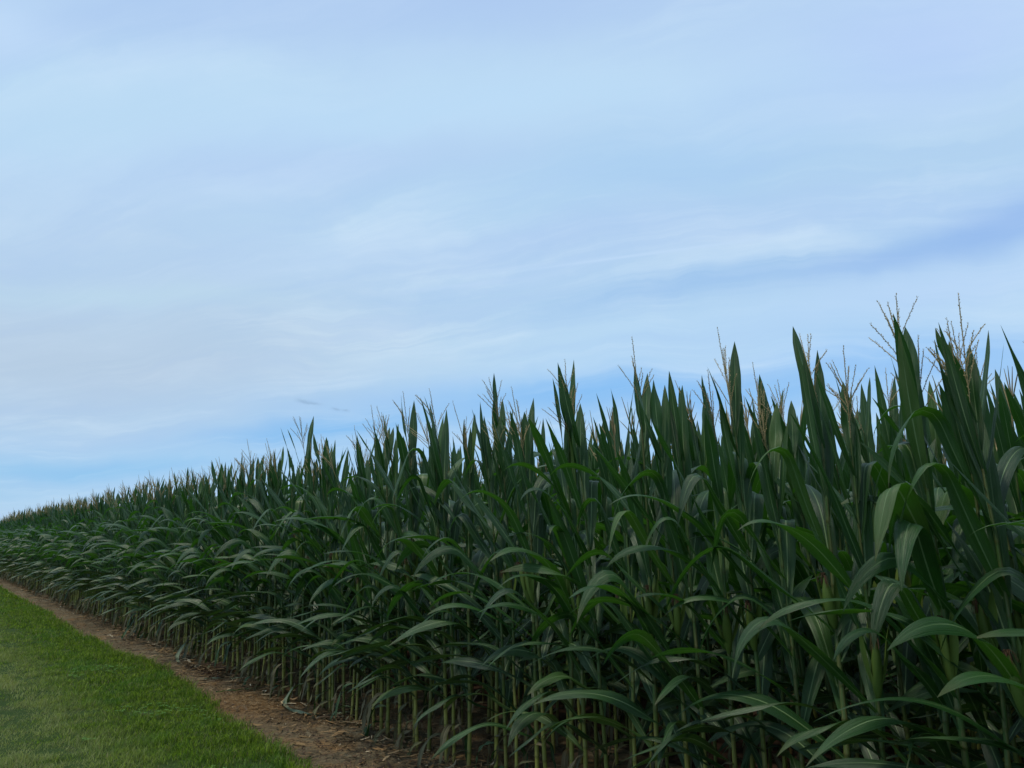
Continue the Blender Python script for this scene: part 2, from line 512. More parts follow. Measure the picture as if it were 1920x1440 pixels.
def add_tassel(mb, sp, det):
    for s_i, (b, d, r) in enumerate(sp['tassel']):
        d = np.array(d)
        n = {0: 2, 1: 4, 2: 8}[det]
        if det == 0 and s_i > 4:
            continue
        t = np.linspace(0, 1, n)
        P = b[None] + t[:, None] * d[None]
        P[:, 2] -= (t ** 2) * 0.02 * (s_i > 0)
        rr = r * np.interp(t, [0, 0.2, 0.9, 1], [0.5, 1, 0.8, 0.3])
        if det == 0:
            rr = rr * 1.3
        V, F = tube(P, rr * (0.6 if det == 2 else 1.3), 3 if det < 2 else 4)
        mb.add(V, F, None, sp['rnd'], TASSEL)
        if det == 2:          # spikelets
            m = int(np.linalg.norm(d) / 0.011)
            rg = np.random.RandomState(int(sp['rnd'] * 1e6) % 99991 + s_i)
            dn = d / np.linalg.norm(d)
            for j in range(2, m):
                c = b + d * j / m
                c[2] -= (j / m) ** 2 * 0.02 * (s_i > 0)
                a = rg.uniform(0, 6.28)
                side = np.cross(dn, [math.cos(a), math.sin(a), 0.3])
                side /= np.linalg.norm(side) + 1e-9
                o = np.cross(side, dn)
                tip = c + dn * 0.010 + side * 0.006
                Vs = [c, c + dn * 0.004 + side * 0.004 + o * 0.0026, tip, c + dn * 0.004 + side * 0.004 - o * 0.0026]
                mb.add(Vs, [[0, 1, 2, 3]], None, rg.uniform(0, 1), TASSEL)


def add_ear(mb, e, det):
    az, ti = R(e['az']), R(e['tilt'])
    d = np.array([math.sin(ti) * math.sin(az), math.sin(ti) * math.cos(az), math.cos(ti)])
    n = 9 if det == 2 else 4
    t = np.linspace(0, 1, n)
    P = e['base'][None] + d[None] * (t * e['len'])[:, None] + np.array([math.sin(az), math.cos(az), 0])[None] * 0.012
    r = e['r'] * np.interp(t, [0, 0.15, 0.4, 0.7, 0.92, 1], [0.35, 0.8, 1, 0.85, 0.35, 0.12])
    V, F = tube(P, r, 9 if det == 2 else 5)
    mb.add(V, F, None, e['rnd'], HUSK)
    if det == 2:       # loose husk tips
        for k in range(3):
            L = dict(base=P[1] + d * 0.01, az=e['az'] + k * 120 - 60, len=e['len'] * 1.12, w=0.034, kt=[0, 0.2, 0.6, 1], ke=[90 - e['tilt'] - 12, 90 - e['tilt'] - 2, 90 - e['tilt'] + 6, 90 - e['tilt'] - 8],
                     sweep=0, twist=0, tw2=0, twf=1, ph=0, fold=-0.5, ruf=0, rf=1, rd=0, rnd=e['rnd'], m=HUSK)
            V, F, U, rn, m = leaf(L, 8, 4)
            mb.add(V, F, U, rn, m)
    return P[-1], d


def add_silk(mb, tip, d, det):
    rg = np.random.RandomState(int(abs(tip[0] * 1e4)) % 9999)
    for k in range(16 if det == 2 else 4):
        a = rg.uniform(0, 6.28)
        o = np.array([math.cos(a), math.sin(a), 0]) * rg.uniform(0.005, 0.022)
        P = [tip - d * 0.01, tip + d * 0.02 + o * 0.5, tip + d * 0.02 + o + np.array([0, 0, -0.012]), tip + o * 1.4 + np.array([0, 0, -rg.uniform(0.02, 0.04)])]
        V, F = tube(P, 0.0012 if det == 2 else 0.003, 3)
        mb.add(V, F, None, rg.uniform(0, 1), SILK)


def add_roots(mb, sp):
    rg = np.random.RandomState(int(sp['rnd'] * 1e5))
    for k in range(9):
        a = k * 0.698 + rg.uniform(-0.2, 0.2)
        z0 = rg.choice([0.02, 0.045, 0.06])
        rr = rg.uniform(0.03, 0.06)
        c, s = math.cos(a), math.sin(a)
        P = [(c * 0.009, s * 0.009, z0), (c * rr * 0.6, s * rr * 0.6, z0 * 0.7), (c * rr, s * rr, -0.01)]
        V, F = tube(P, [0.003, 0.0028, 0.002], 4)
        mb.add(V, F, None, rg.uniform(0, 1), ROOT)


def leaf_det(L, det):
    return leaf(L, *{0: (5, 2), 1: (11, 2), 2: (22, 6)}[det])


def whole(sp, det, skip_low=False):
    """all parts of a plant in one MB"""
    mb = MB()
    add_stalk(mb, sp, det)
    for L in sp['leaves']:
        mb.add(*leaf_det(L, det))
    if sp['tassel']:
        add_tassel(mb, sp, det)
    if det:
        for e in sp['ears']:
            tip, d = add_ear(mb, e, det)
    return mb


rng = random.Random(11)
SPECS = [make_spec(rng, tassel=(None if i > 11 else True)) for i in range(30)]
TASSELLED = [i for i, s in enumerate(SPECS) if s['tassel']]

# ------------------------------------------------------------------ ground
XROW, GAP = 3.24, 0.76


def ground_material(name, c1, c2, c3, big=0.6, fine=30.0, straw=None, lift=1.0, extra=None):
    m, t = mat(name)
    geo = t.n('ShaderNodeNewGeometry').outputs['Position']
    a = t.noise(geo, big, 4, 0.6)
    b = t.noise(geo, fine, 5, 0.65)
    d = t.noise(t.vec('MULTIPLY', geo, (1.0, 0.5, 1.0)), 7.0, 4, 0.7)
    c = t.mix(t.rng(b, 0.3, 0.7), c1, c2)
    c = t.mix(t.rng(d, 0.5, 0.75, 0, 0.8), c, c3)
    c = t.mix(t.rng(a, 0.42, 0.62, 0, 0.75), c, c1)
    if extra:
        a2 = t.noise(t.vec('ADD', geo, (5, 3, 0)), 2.4, 4, 0.65)
        c = t.mix(t.rng(a2, 0.52, 0.68, 0, 0.8), c, extra)
    if straw:
        q = t.vec('MULTIPLY', t.vec('SUBTRACT', geo, straw), (2.2, 1.3, 0))
        g = t.math('EXPONENT', t.math('MULTIPLY', t.vec('DOT_PRODUCT', q, q), -1.0))
        c = t.mix(t.math('MULTIPLY', g, 0.7), c, (0.20, 0.095, 0.03, 1))
    bump = t.n('ShaderNodeBump', {'Strength': 0.8, 'Distance': 0.03, 'Height': t.math('ADD', b, d)})
    p = t.n('ShaderNodeBsdfPrincipled', {'Base Color': c, 'Roughness': 0.95, 'Specular IOR Level': 0.1, 'Normal': bump.outputs[0]})
    finish(t, p.outputs[0])
    return m


M_SOIL = ground_material('field_soil', (0.055, 0.032, 0.022, 1), (0.10, 0.062, 0.042, 1), (0.13, 0.088, 0.055, 1))
M_STRIP = ground_material('bare_soil', (0.085, 0.069, 0.041, 1), (0.20, 0.163, 0.105, 1), (0.27, 0.235, 0.16, 1), 0.9, extra=(0.20, 0.115, 0.05, 1), straw=(2.95, 7.9, 0))
M_TURF = ground_material('turf', (0.022, 0.045, 0.010, 1), (0.045, 0.075, 0.018, 1), (0.07, 0.07, 0.03, 1))


def flat(name, V, F, m, kind='structure', smooth=False):
    mb = MB()
    mb.add(V, F)
    o = new_obj(name, mb.mesh(name, [m], smooth))
    o['kind'] = kind
    return o


flat('ground', [(-1500, -1500, -0.02), (1500, -1500, -0.02), (1500, 1500, -0.02), (-1500, 1500, -0.02)], [[0, 1, 2, 3]], M_SOIL)


def fbm(x, y, seed=0, oct=4):
    rg = np.random.RandomState(seed)
    s = np.zeros_like(x)
    amp = 1.0
    f = 1.0
    for _ in range(oct):
        for _k in range(3):
            a = rg.uniform(0, 6.28)
            s += amp * np.sin((x * math.cos(a) + y * math.sin(a)) * f + rg.uniform(0, 6.28)) / 3
        amp *= 0.55
        f *= 2.1
    return s


def edge_x(y):
    """x of the turf edge along the soil strip"""
    y = np.asarray(y, float)
    k = np.interp(y, [-5, 5.9, 7.0, 7.9, 9.2, 10.6, 12.4, 14.2, 20, 31, 60, 120], [2.42, 2.42, 2.44, 2.52, 2.60, 2.66, 2.50, 2.46, 2.52, 2.56, 2.5, 2.5])
    return k + 0.05 * fbm(y * 2.6, y * 0, 3, 5) + 0.018 * fbm(y * 19, y * 0, 4, 3)


ys = np.arange(-6, 70, 0.06)
xs = np.arange(2.0, 4.6, 0.05)
X, Y = np.meshgrid(xs, ys)
Z = 0.012 * fbm(X * 6, Y * 6, 5, 4) + 0.006 * fbm(X * 30, Y * 30, 8, 2) + 0.025 * np.exp(-((X - XROW) / 0.16) ** 2) + 0.012
flat('soil_strip', np.stack([X, Y, Z], -1).reshape(-1, 3), grid_faces(len(ys), len(xs)), M_STRIP, smooth=True)

ys = np.concatenate([np.arange(-6, 45, 0.08), np.arange(45, 800, 5)])
ex = edge_x(ys)
cols = [ex - d for d in (0.0, 0.06, 0.15)] + [np.full_like(ys, v) for v in (1.9, 1.2, 0.2, -1.5, -4, -10, -40, -300)]
Zs = [0.0, 0.035] + [0.045] * 9
V = np.stack([np.stack(cols, 1), np.repeat(ys[:, None], len(cols), 1), np.repeat(np.array(Zs)[None], len(ys), 0)], -1)
flat('lawn', V.reshape(-1, 3), grid_faces(len(ys), len(cols)), M_TURF, smooth=True)

# ------------------------------------------------------------------ grass blades (stuff)
m, t = mat('grass_blades')
geo = t.n('ShaderNodeNewGeometry').outputs['Position']
rnd = t.n('ShaderNodeAttribute', attribute_name='rnd').outputs['Fac']
patch = t.noise(geo, 1.3, 4, 0.6)
clump = t.noise(geo, 24.0, 2, 0.6)
patch2 = t.noise(t.vec('ADD', geo, (9, 4, 0)), 2.6, 3, 0.6)
xg = t.n('ShaderNodeSeparateXYZ', {0: geo}).outputs[0]
track = t.rng(xg, 1.75, 1.05, 0, 1)                 # worn wheel track along the lane
c = t.mix(rnd, (0.12, 0.20, 0.020, 1), (0.31, 0.40, 0.034, 1))
c = t.mix(t.rng(clump, 0.60, 0.42, 0, 1.0), c, t.mix(1.0, c, (0.32, 0.38, 0.5, 1), 'MULTIPLY'))
c = t.mix(t.rng(clump, 0.55, 0.75, 0, 0.6), c, (0.27, 0.40, 0.02, 1))
clump2 = t.noise(t.vec('ADD', geo, (3, 8, 0)), 7.0, 3, 0.65)
c = t.mix(t.rng(clump2, 0.52, 0.40, 0, 0.7), c, t.mix(1.0, c, (0.5, 0.6, 0.7, 1), 'MULTIPLY'))
c = t.mix(t.rng(clump2, 0.60, 0.72, 0, 0.5), c, (0.30, 0.33, 0.06, 1))
c = t.mix(t.rng(patch, 0.5, 0.68, 0, 0.6), c, (0.08, 0.19, 0.035, 1))
worn = t.math('MULTIPLY', track, t.rng(patch2, 0.36, 0.52), clamp=True)
c = t.mix(t.math('MULTIPLY', worn, 0.8), c, (0.31, 0.32, 0.14, 1))
dry = t.math('GREATER_THAN', rnd, 0.955)
c = t.mix(dry, c, (0.24, 0.21, 0.10, 1))
p = t.n('ShaderNodeBsdfPrincipled', {'Base Color': c, 'Roughness': 0.55, 'Specular IOR Level': 0.25})
tr = t.n('ShaderNodeBsdfTranslucent', {'Color': t.mix(1.0, c, (1.3, 1.5, 0.7, 1), 'MULTIPLY')})
finish(t, t.n('ShaderNodeMixShader', {0: 0.35, 1: p.outputs[0], 2: tr.outputs[0]}).outputs[0])
M_GRASS = m

rs = np.random.RandomState(4)


def blades(x, y, h, wdt, rs):
    n = len(x)
    a = rs.uniform(0, 2 * math.pi, n)
    lean = rs.uniform(0.1, 0.9, n) * h
    la = rs.uniform(0, 2 * math.pi, n)
    sx, sy = np.cos(a) * wdt * 0.5, np.sin(a) * wdt * 0.5
    z0 = np.full(n, 0.03)
    b = np.stack([x, y, z0], -1)
    s = np.stack([sx, sy, 0 * sx], -1)
    mid = b + np.stack([np.cos(la) * lean * 0.35, np.sin(la) * lean * 0.35, h * 0.6], -1)
    tip = b + np.stack([np.cos(la) * lean, np.sin(la) * lean, h * 0.95], -1)
    V = np.stack([b - s, b + s, mid + s * 0.8, mid - s * 0.8, tip + s * 0.12, tip - s * 0.12], 1).reshape(-1, 3)
    i = np.arange(n)[:, None] * 6
    F = np.stack([i + np.array([[0, 1, 2, 3]]), i + np.array([[3, 2, 4, 5]])], 1).reshape(-1, 4)
    return V, F


mb = MB()
for (y0, y1, dens, wd) in [(5.0, 9, 6500, 0.0050), (9, 14, 3600, 0.007), (14, 22, 1500, 0.010), (22, 40, 500, 0.018), (-3, 5.0, 500, 0.008)]:
    x0 = -0.6 if y0 >= 5 else -2.0
    A = (2.75 - x0) * (y1 - y0)
    n = int(A * dens)
    x, y = rs.uniform(x0, 2.75, n), rs.uniform(y0, y1, n)
    d = edge_x(y) - x
    keep = (d > -0.03) & (rs.uniform(0, 1, n) < np.clip(0.35 + d * 7, 0, 1))
    wornp = np.clip((1.5 - x) / 0.6, 0, 1) * (fbm(x * 2.2, y * 1.6, 21, 3) > -0.1)
    keep &= rs.uniform(0, 1, n) > wornp * 0.35
    x, y, wornp = x[keep], y[keep], wornp[keep]
    h = rs.uniform(0.025, 0.07, len(x)) * np.clip(1 + 0.35 * fbm(x * 3, y * 3, 9, 3) + 0.4 * fbm(x * 14, y * 14, 12, 3), 0.25, 2.2) * (1 - 0.45 * wornp)
    h *= np.where(edge_x(y) - x < 0.22, 1.25, 1.0)
    V, F = blades(x, y, h, np.full(len(x), wd), rs)
    mb.add(V, F, None, np.repeat(rs.uniform(0, 1, len(x)), 6))
go = new_obj('grass', mb.mesh('grass', [M_GRASS], True))
go['kind'] = 'stuff'
go['label'] = 'short bright green mown grass beside the bare soil strip'
go['category'] = 'grass'

# clover leaves scattered in the lawn
mb = MB()
n = 2600
cx, cy = rs.uniform(0.4, 2.3, n), rs.uniform(5.6, 12, n)
k = fbm(cx * 3.1, cy * 2.3, 31, 3) > 0.55
for x, y in zip(cx[k], cy[k]):
    a0 = rs.uniform(0, 6.28)
    z = 0.05 + rs.uniform(0.02, 0.04)
    for j in range(3):
        a = a0 + j * 2.09
        c0 = np.array([x, y, z])
        o = np.array([math.cos(a), math.sin(a), 0.15]) * 0.016
        s = np.array([-math.sin(a), math.cos(a), 0]) * 0.009
        mb.add([c0, c0 + o * 0.6 - s, c0 + o * 1.2, c0 + o * 0.6 + s], [[0, 1, 2, 3]], None, rs.uniform(0, 1))
M_CLOVER = simple_material('clover', (0.07, 0.17, 0.03, 1), (0.12, 0.24, 0.06, 1), 20, 0.7, 0.1, True, 0.2)
co = new_obj('clover', mb.mesh('clover', [M_CLOVER], False))
co['kind'] = 'stuff'
co['label'] = 'pale green clover patches mixed into the mown grass'
co['category'] = 'clover'

# ------------------------------------------------------------------ litter of dead leaf and straw (stuff)
m, t = mat('plant_litter')
rnd = t.n('ShaderNodeAttribute', attribute_name='rnd').outputs['Fac']
c = t.ramp(rnd, [(0.0, (0.035, 0.022, 0.018)), (0.35, (0.09, 0.062, 0.038)), (0.6, (0.17, 0.115, 0.055)), (0.8, (0.24, 0.15, 0.07)), (0.93, (0.34, 0.28, 0.18)), (1.0, (0.5, 0.42, 0.3))])
finish(t, t.n('ShaderNodeBsdfPrincipled', {'Base Color': c, 'Roughness': 0.85, 'Specular IOR Level': 0.15}).outputs[0])
M_LITTER = m


def strips(x, y, ln, wd, z0, rs, rnd, curl=0.4):
    n = len(x)
    a = rs.uniform(0, 6.28, n)
    T = np.stack([np.cos(a), np.sin(a), rs.uniform(-0.08, 0.25, n)], -1)
    S = np.stack([-np.sin(a), np.cos(a), rs.uniform(-0.5, 0.5, n)], -1)
    c0 = np.stack([x, y, z0], -1)
    bend = rs.uniform(-1, 1, n)[:, None] * curl
    pts = []
    for k, (tt, ww) in enumerate([(-0.5, 0.5), (-0.1, 1), (0.25, 0.9), (0.5, 0.2)]):
        P = c0 + T * (ln * tt)[:, None] + np.stack([-np.sin(a), np.cos(a), np.full(n, 0.25)], -1) * bend * (ln * tt * tt * 2)[:, None]
        P[:, 2] += rs.uniform(0, 0.004, n)
        pts += [P - S * (wd * 0.5 * ww)[:, None], P + S * (wd * 0.5 * ww)[:, None]]
    V = np.stack(pts, 1).reshape(-1, 3)
    i = np.arange(n)[:, None] * 8
    F = np.stack([i + np.array([[0, 1, 3, 2]]), i + np.array([[2, 3, 5, 4]]), i + np.array([[4, 5, 7, 6]])], 1).reshape(-1, 4)
    return V, F, None, np.repeat(rnd, 8)


mb = MB()
for (cnt, y0, y1) in [(16000, 4.5, 11), (9000, 11, 20), (7000, 20, 38), (1500, -2, 4.5)]:
    x = np.concatenate([XROW + rs.normal(0, 0.42, cnt * 2 // 3), rs.uniform(2.35, 4.6, cnt - cnt * 2 // 3)])
    y = rs.uniform(y0, y1, cnt)
    ok = (x > edge_x(y) - 0.03) & (x < 5.2)
    x, y = x[ok], y[ok]
    n = len(x)
    ln = rs.uniform(0.012, 0.06, n) * np.where(rs.uniform(0, 1, n) < 0.12, 2.4, 1)
    mb.add(*strips(x, y, ln, ln * rs.uniform(0.05, 0.2, n), np.full(n, 0.022) + rs.uniform(0, 0.012, n), rs, rs.beta(1.6, 2.2, n)))
n = 2600   # the orange straw patch
x, y = 2.93 + rs.normal(0, 0.16, n), 7.95 + rs.normal(0, 0.42, n)
mb.add(*strips(x, y, rs.uniform(0.03, 0.09, n), rs.uniform(0.0015, 0.004, n), 0.02 + rs.uniform(0, 0.015, n), rs, rs.uniform(0.55, 0.9, n)))
n = 3600   # drift of dead leaves round the foot of the row
y = rs.uniform(2, 36, n)
x = XROW - 0.08 + rs.normal(0, 0.10, n)
ln = rs.uniform(0.06, 0.2, n)
mb.add(*strips(x, y, ln, rs.uniform(0.006, 0.02, n), 0.03 + rs.uniform(0, 0.05, n), rs, rs.uniform(0.25, 0.97, n), 0.9))
lo = new_obj('leaf_litter', mb.mesh('leaf_litter', [M_LITTER], False))
lo['kind'] = 'stuff'
lo['label'] = 'dry brown straw and shredded leaf bits scattered over the soil'
lo['category'] = 'litter'

# soil crumbs
mb = MB()
n = 9000
x, y = rs.uniform(2.35, 4.2, n), 4.6 + rs.uniform(0, 1, n) ** 1.6 * 20
ok = x > edge_x(y)
x, y = x[ok], y[ok]
for xx, yy in zip(x, y):
    r = rs.uniform(0.003, 0.010)
    o = rs.uniform(0.7, 1.3, (6, 1)) * np.array([[1, 0, 0], [0, 1, 0], [-1, 0, 0], [0, -1, 0], [0, 0, 1], [0, 0, -0.6]]) * r + np.array([xx, yy, 0.018])
    mb.add(o, [[0, 1, 4, 4], [1, 2, 4, 4], [2, 3, 4, 4], [3, 0, 4, 4]], None, rs.uniform(0, 1))
V, F, U, Rn, Mi = mb.arrays()
me = build_mesh('soil_crumbs', V, np.ascontiguousarray(F[:, :3]), U, Rn, Mi, [simple_material('soil_crumb', (0.05, 0.03, 0.022, 1), (0.19, 0.13, 0.09, 1), 50, 0.95, 0.1)], False)
so = new_obj('soil_crumbs', me)
so['kind'] = 'stuff'
so['label'] = 'loose crumbs of brown soil on the bare strip'
so['category'] = 'soil'


# ------------------------------------------------------------------ fallen leaves that can be told apart (things)
def fallen(name, label, pts, wd, m, rnd, cat='fallen leaf', grp=None):
    P = np.array(pts, float)
    n = 26
    tt = np.linspace(0, len(P) - 1, n)
    C = np.stack([np.interp(tt, np.arange(len(P)), P[:, k]) for k in range(3)], -1)
    for _ in range(3):
        C[1:-1] = (C[:-2] + 2 * C[1:-1] + C[2:]) / 4
    o0 = C[0].copy()
    C -= o0
    T = np.gradient(C, axis=0)
    T /= np.linalg.norm(T, axis=1)[:, None]
    S = np.cross(T, [0, 0, 1.0])
    S /= np.linalg.norm(S, axis=1)[:, None] + 1e-9
    t = np.linspace(0, 1, n)
    prof = np.interp(t, [0, 0.2, 0.5, 0.8, 1], [0.4, 0.9, 1, 0.6, 0.04]) * wd / 2
    u = np.array([-1, -0.5, 0, 0.5, 1])
    lift = 0.35 * np.abs(u)[None] * prof[:, None] + 0.006 * np.sin(t[:, None] * 19 + u[None] * 1.4)
    V = C[:, None] + S[:, None] * (u[None, :, None] * prof[:, None, None])
    V[:, :, 2] += lift + 0.004
    U = np.stack([np.broadcast_to(u * 0.5 + 0.5, (n, 5)), np.broadcast_to(t[:, None], (n, 5))], -1)
    mb = MB()
    mb.add(V.reshape(-1, 3), grid_faces(n, 5), U.reshape(-1, 2), rnd, 0)
    ob = new_obj(name, mb.mesh(name, [m]))
    ob.location = o0
    ob['label'] = label
    ob['category'] = cat
    if grp:
        ob['group'] = grp
    return ob


M_GREYLEAF = leaf_material('grey_green_leaf', (0.15, 0.20, 0.13, 1), (0.22, 0.27, 0.19, 1), (0.30, 0.33, 0.22, 1), (0.1, 0.14, 0.06, 1), 0.7, 0.15, 0.2)
M_PALE = leaf_material('bleached_husk', (0.40, 0.34, 0.24, 1), (0.55, 0.48, 0.36, 1), (0.6, 0.5, 0.4, 1), (0.4, 0.3, 0.2, 1), 0.8, 0.2, 0.15)
G = 'leaves fallen on the soil strip'
z0 = 0.03
fallen('fallen_leaf', 'long grey green leaf curled in a hook round the foot of the stalks', [(3.16, 7.65, 0.16), (3.05, 7.62, z0), (2.99, 7.30, z0), (3.05, 7.02, z0), (3.22, 6.85, z0), (3.42, 6.72, 0.09)], 0.05, M_GREYLEAF, 0.6, grp=G)
fallen('fallen_leaf', 'thin dark leaf lying across the soil beside the orange straw', [(3.25, 8.55, 0.06), (3.05, 8.55, z0), (2.86, 8.60, z0), (2.72, 8.62, z0)], 0.03, M_LEAF, 0.4, grp=G)
fallen('fallen_leaf', 'narrow dull green leaf on the soil below the dead root heap', [(3.30, 9.05, 0.1), (3.12, 9.25, z0), (2.95, 9.45, z0), (2.86, 9.5, z0)], 0.035, M_GREYLEAF, 0.2, grp=G)
fallen('fallen_leaf', 'small grey leaf scrap curled below the hooked leaf', [(3.30, 6.62, z0), (3.24, 6.50, z0), (3.30, 6.36, z0)], 0.045, M_GREYLEAF, 0.9, grp=G)
fallen('fallen_leaf', 'long leaf hanging from the row and bent down onto the soil', [(3.20, 11.1, 0.30), (3.08, 11.2, 0.22), (2.98, 11.15, 0.08), (2.95, 11.0, z0), (2.97, 10.85, z0)], 0.05, M_GREYLEAF, 0.5, grp=G)
fallen('fallen_leaf', 'leaf tip sagging from the row and touching soil far along the strip', [(3.2, 14.6, 0.3), (3.05, 14.4, 0.16), (2.9, 14.1, z0), (2.86, 13.9, z0)], 0.04, M_SHADELEAF, 0.5, grp=G)
fallen('dry_husk', 'tiny bleached husk lying alone in the middle of the soil strip', [(2.74, 14.5, z0), (2.76, 14.4, 0.05), (2.82, 14.3, z0)], 0.05, M_PALE, 0.8, 'husk')
fallen('dry_husk', 'white dry husk standing at the stalk foot near the hooked leaf', [(3.30, 8.55, 0.04), (3.26, 8.60, 0.14), (3.27, 8.66, 0.20)], 0.05, M_PALE, 0.9, 'husk')
fallen('dry_husk', 'pale husk flake beside the dead root heap', [(2.98, 10.9, z0), (3.02, 10.8, 0.06), (3.05, 10.72, z0)], 0.06, M_PALE, 0.5, 'husk')
fallen('dry_husk', 'pinkish tan husk scrap under the row far along the strip', [(3.02, 12.9, z0), (3.08, 12.75, 0.05), (3.15, 12.6, z0)], 0.05, M_PALE, 0.2, 'husk')
# dead root heap: one loose tangled pile
mb = MB()
for k in range(170):
    cx, cy = 3.10 + rs.normal(0, 0.10), 9.75 + rs.normal(0, 0.38)
    hgt = 0.13 * math.exp(-((cx - 3.1) / 0.15) ** 2 - ((cy - 9.75) / 0.5) ** 2)
    a = rs.uniform(0, 6.28)
    l = rs.uniform(0.05, 0.16)
    c0 = np.array([cx, cy, 0.02 + rs.uniform(0, 1) * hgt])
    d = np.array([math.cos(a), math.sin(a), rs.uniform(-0.3, 0.3)]) * l
    o = np.array([-math.sin(a), math.cos(a), 0.5]) * rs.uniform(-0.03, 0.03)
    P = np.array([c0 - d, c0 + o, c0 + d])
    P[:, 2] = np.maximum(P[:, 2], 0.015)
    V, F = tube(P, [0.0035, 0.005, 0.002], 4)
    mb.add(V, F, None, rs.uniform(0, 0.6))
ho = new_obj('root_heap', mb.mesh('root_heap', [M_LITTER]))
ho['kind'] = 'stuff'
ho['label'] = 'low dark heap of tangled dead roots and stems on the soil'
ho['category'] = 'root heap'

# ------------------------------------------------------------------ corn plants
HEROES = [  # y along the front row, tip height, how it is told apart
    (1.14, 2.53, 'the topmost tassel at the right edge', 'tall corn plant at the right edge with the topmost tassel leaning left'),
    (1.41, 2.56, 'the twin broad upright leaves', 'corn plant with long leaning tassel between twin broad upright leaves near the right edge'),
    (1.72, 2.43, 'the wide fanned tassel', 'corn plant with a wide pale tassel fanned like an open hand'),
    (1.89, 2.57, 'the sharp leaning tassel spike', 'corn plant with sharp leaning tassel spike directly left of the fanned tassel'),
    (2.32, 2.66, 'the tassel in steep crossing leaves', 'tall corn plant whose many branched tassel rises from steep crossing leaves'),
    (2.97, 2.70, 'the dark double tassel spike', 'corn plant with dark double tassel spike standing well above its neighbours'),
    (3.68, 2.73, 'the tassel tilted like a fork', 'corn plant with tassel tilted left like a fork in the middle of the row'),
    (4.41, 2.74, 'the tassel over one long blade', 'corn plant with tassel beside one long upright blade left of the tilted tassel'),
    (4.87, 2.70, 'the drooping brown tassel', 'corn plant with brown tassel spikes drooping sideways across its leaves'),
    (5.48, 2.78, 'the lone open tassel', 'corn plant with thin open tassel standing alone against blue sky'),
    (6.00, 2.74, 'the paired narrow tassels', 'corn plant with narrow tassel left of the lone open one'),
    (7.69, 2.86, 'the tall tassel left of the gap', 'corn plant with the tallest tassel of the left half, left of a dip'),
    (8.80, 2.74, 'the pale bushy tassel', 'corn plant with pale bushy tassel and yellowish upper leaves'),
]
rp = random.Random(5)


def row_positions(y0, y1, keep=()):
    out = []
    y = y0
    while y < y1:
        yy = y + rp.uniform(-0.05, 0.05)
        if not any(abs(yy - k) < 0.085 for k in keep):
            out.append(yy)
        y += 0.168
    return sorted(out + list(keep))


MESH = {}


def part_mesh(i, part, det, k=0):
    key = (i, part, det, k)
    if key not in MESH:
        sp, mb = SPECS[i], MB()
        if part == 'stalk':
            add_stalk(mb, sp, det)
        elif part == 'leaf':
            mb.add(*leaf_det(sp['leaves'][k], det))
        elif part == 'foliage':
            for L in sp['leaves']:
                mb.add(*leaf_det(L, det))
        elif part == 'tassel':
            add_tassel(mb, sp, det)
        elif part == 'ear':
            add_ear(mb, sp['ears'][k], det)
        elif part == 'silk':
            m2 = MB()
            tip, d = add_ear(m2, sp['ears'][k], det)
            add_silk(mb, tip, d, det)
        elif part == 'brace_roots':
            add_roots(mb, sp)
        MESH[key] = mb.mesh(part, MATS)
    return MESH[key]


def place_plant(i, x, y, scale, rz, det, label, group, by_leaf, roots):
    e = bpy.data.objects.new('corn_plant', None)
    COL.objects.link(e)
    e.empty_display_size = 0.1
    e.location = (x, y, 0.02)
    e.rotation_euler = (R(rp.uniform(-2.2, 2.2)), R(rp.uniform(-2.8, 1.6)), rz)
    e.scale = (scale,) * 3
    e['label'] = label
    e['category'] = 'corn plant'
    e['group'] = group
    sp = SPECS[i]
    new_obj('stalk', part_mesh(i, 'stalk', det), e)
    if by_leaf:
        for k, L in enumerate(sp['leaves']):
            o = new_obj('leaf', part_mesh(i, 'leaf', det, k), e)
            if L['m'] == DRY:
                o['label'] = 'withered tan leaf at the stalk foot'
    else:
        new_obj('foliage', part_mesh(i, 'foliage', det), e)
    if sp['tassel']:
        new_obj('tassel', part_mesh(i, 'tassel', det), e)
    if det == 2 or by_leaf:
        for k in range(len(sp['ears'])):
            ear = new_obj('ear', part_mesh(i, 'ear', det, k), e)
            new_obj('silk', part_mesh(i, 'silk', det, k), ear)
    if roots:
        new_obj('brace_roots', part_mesh(i, 'brace_roots', 2), e)
    return e


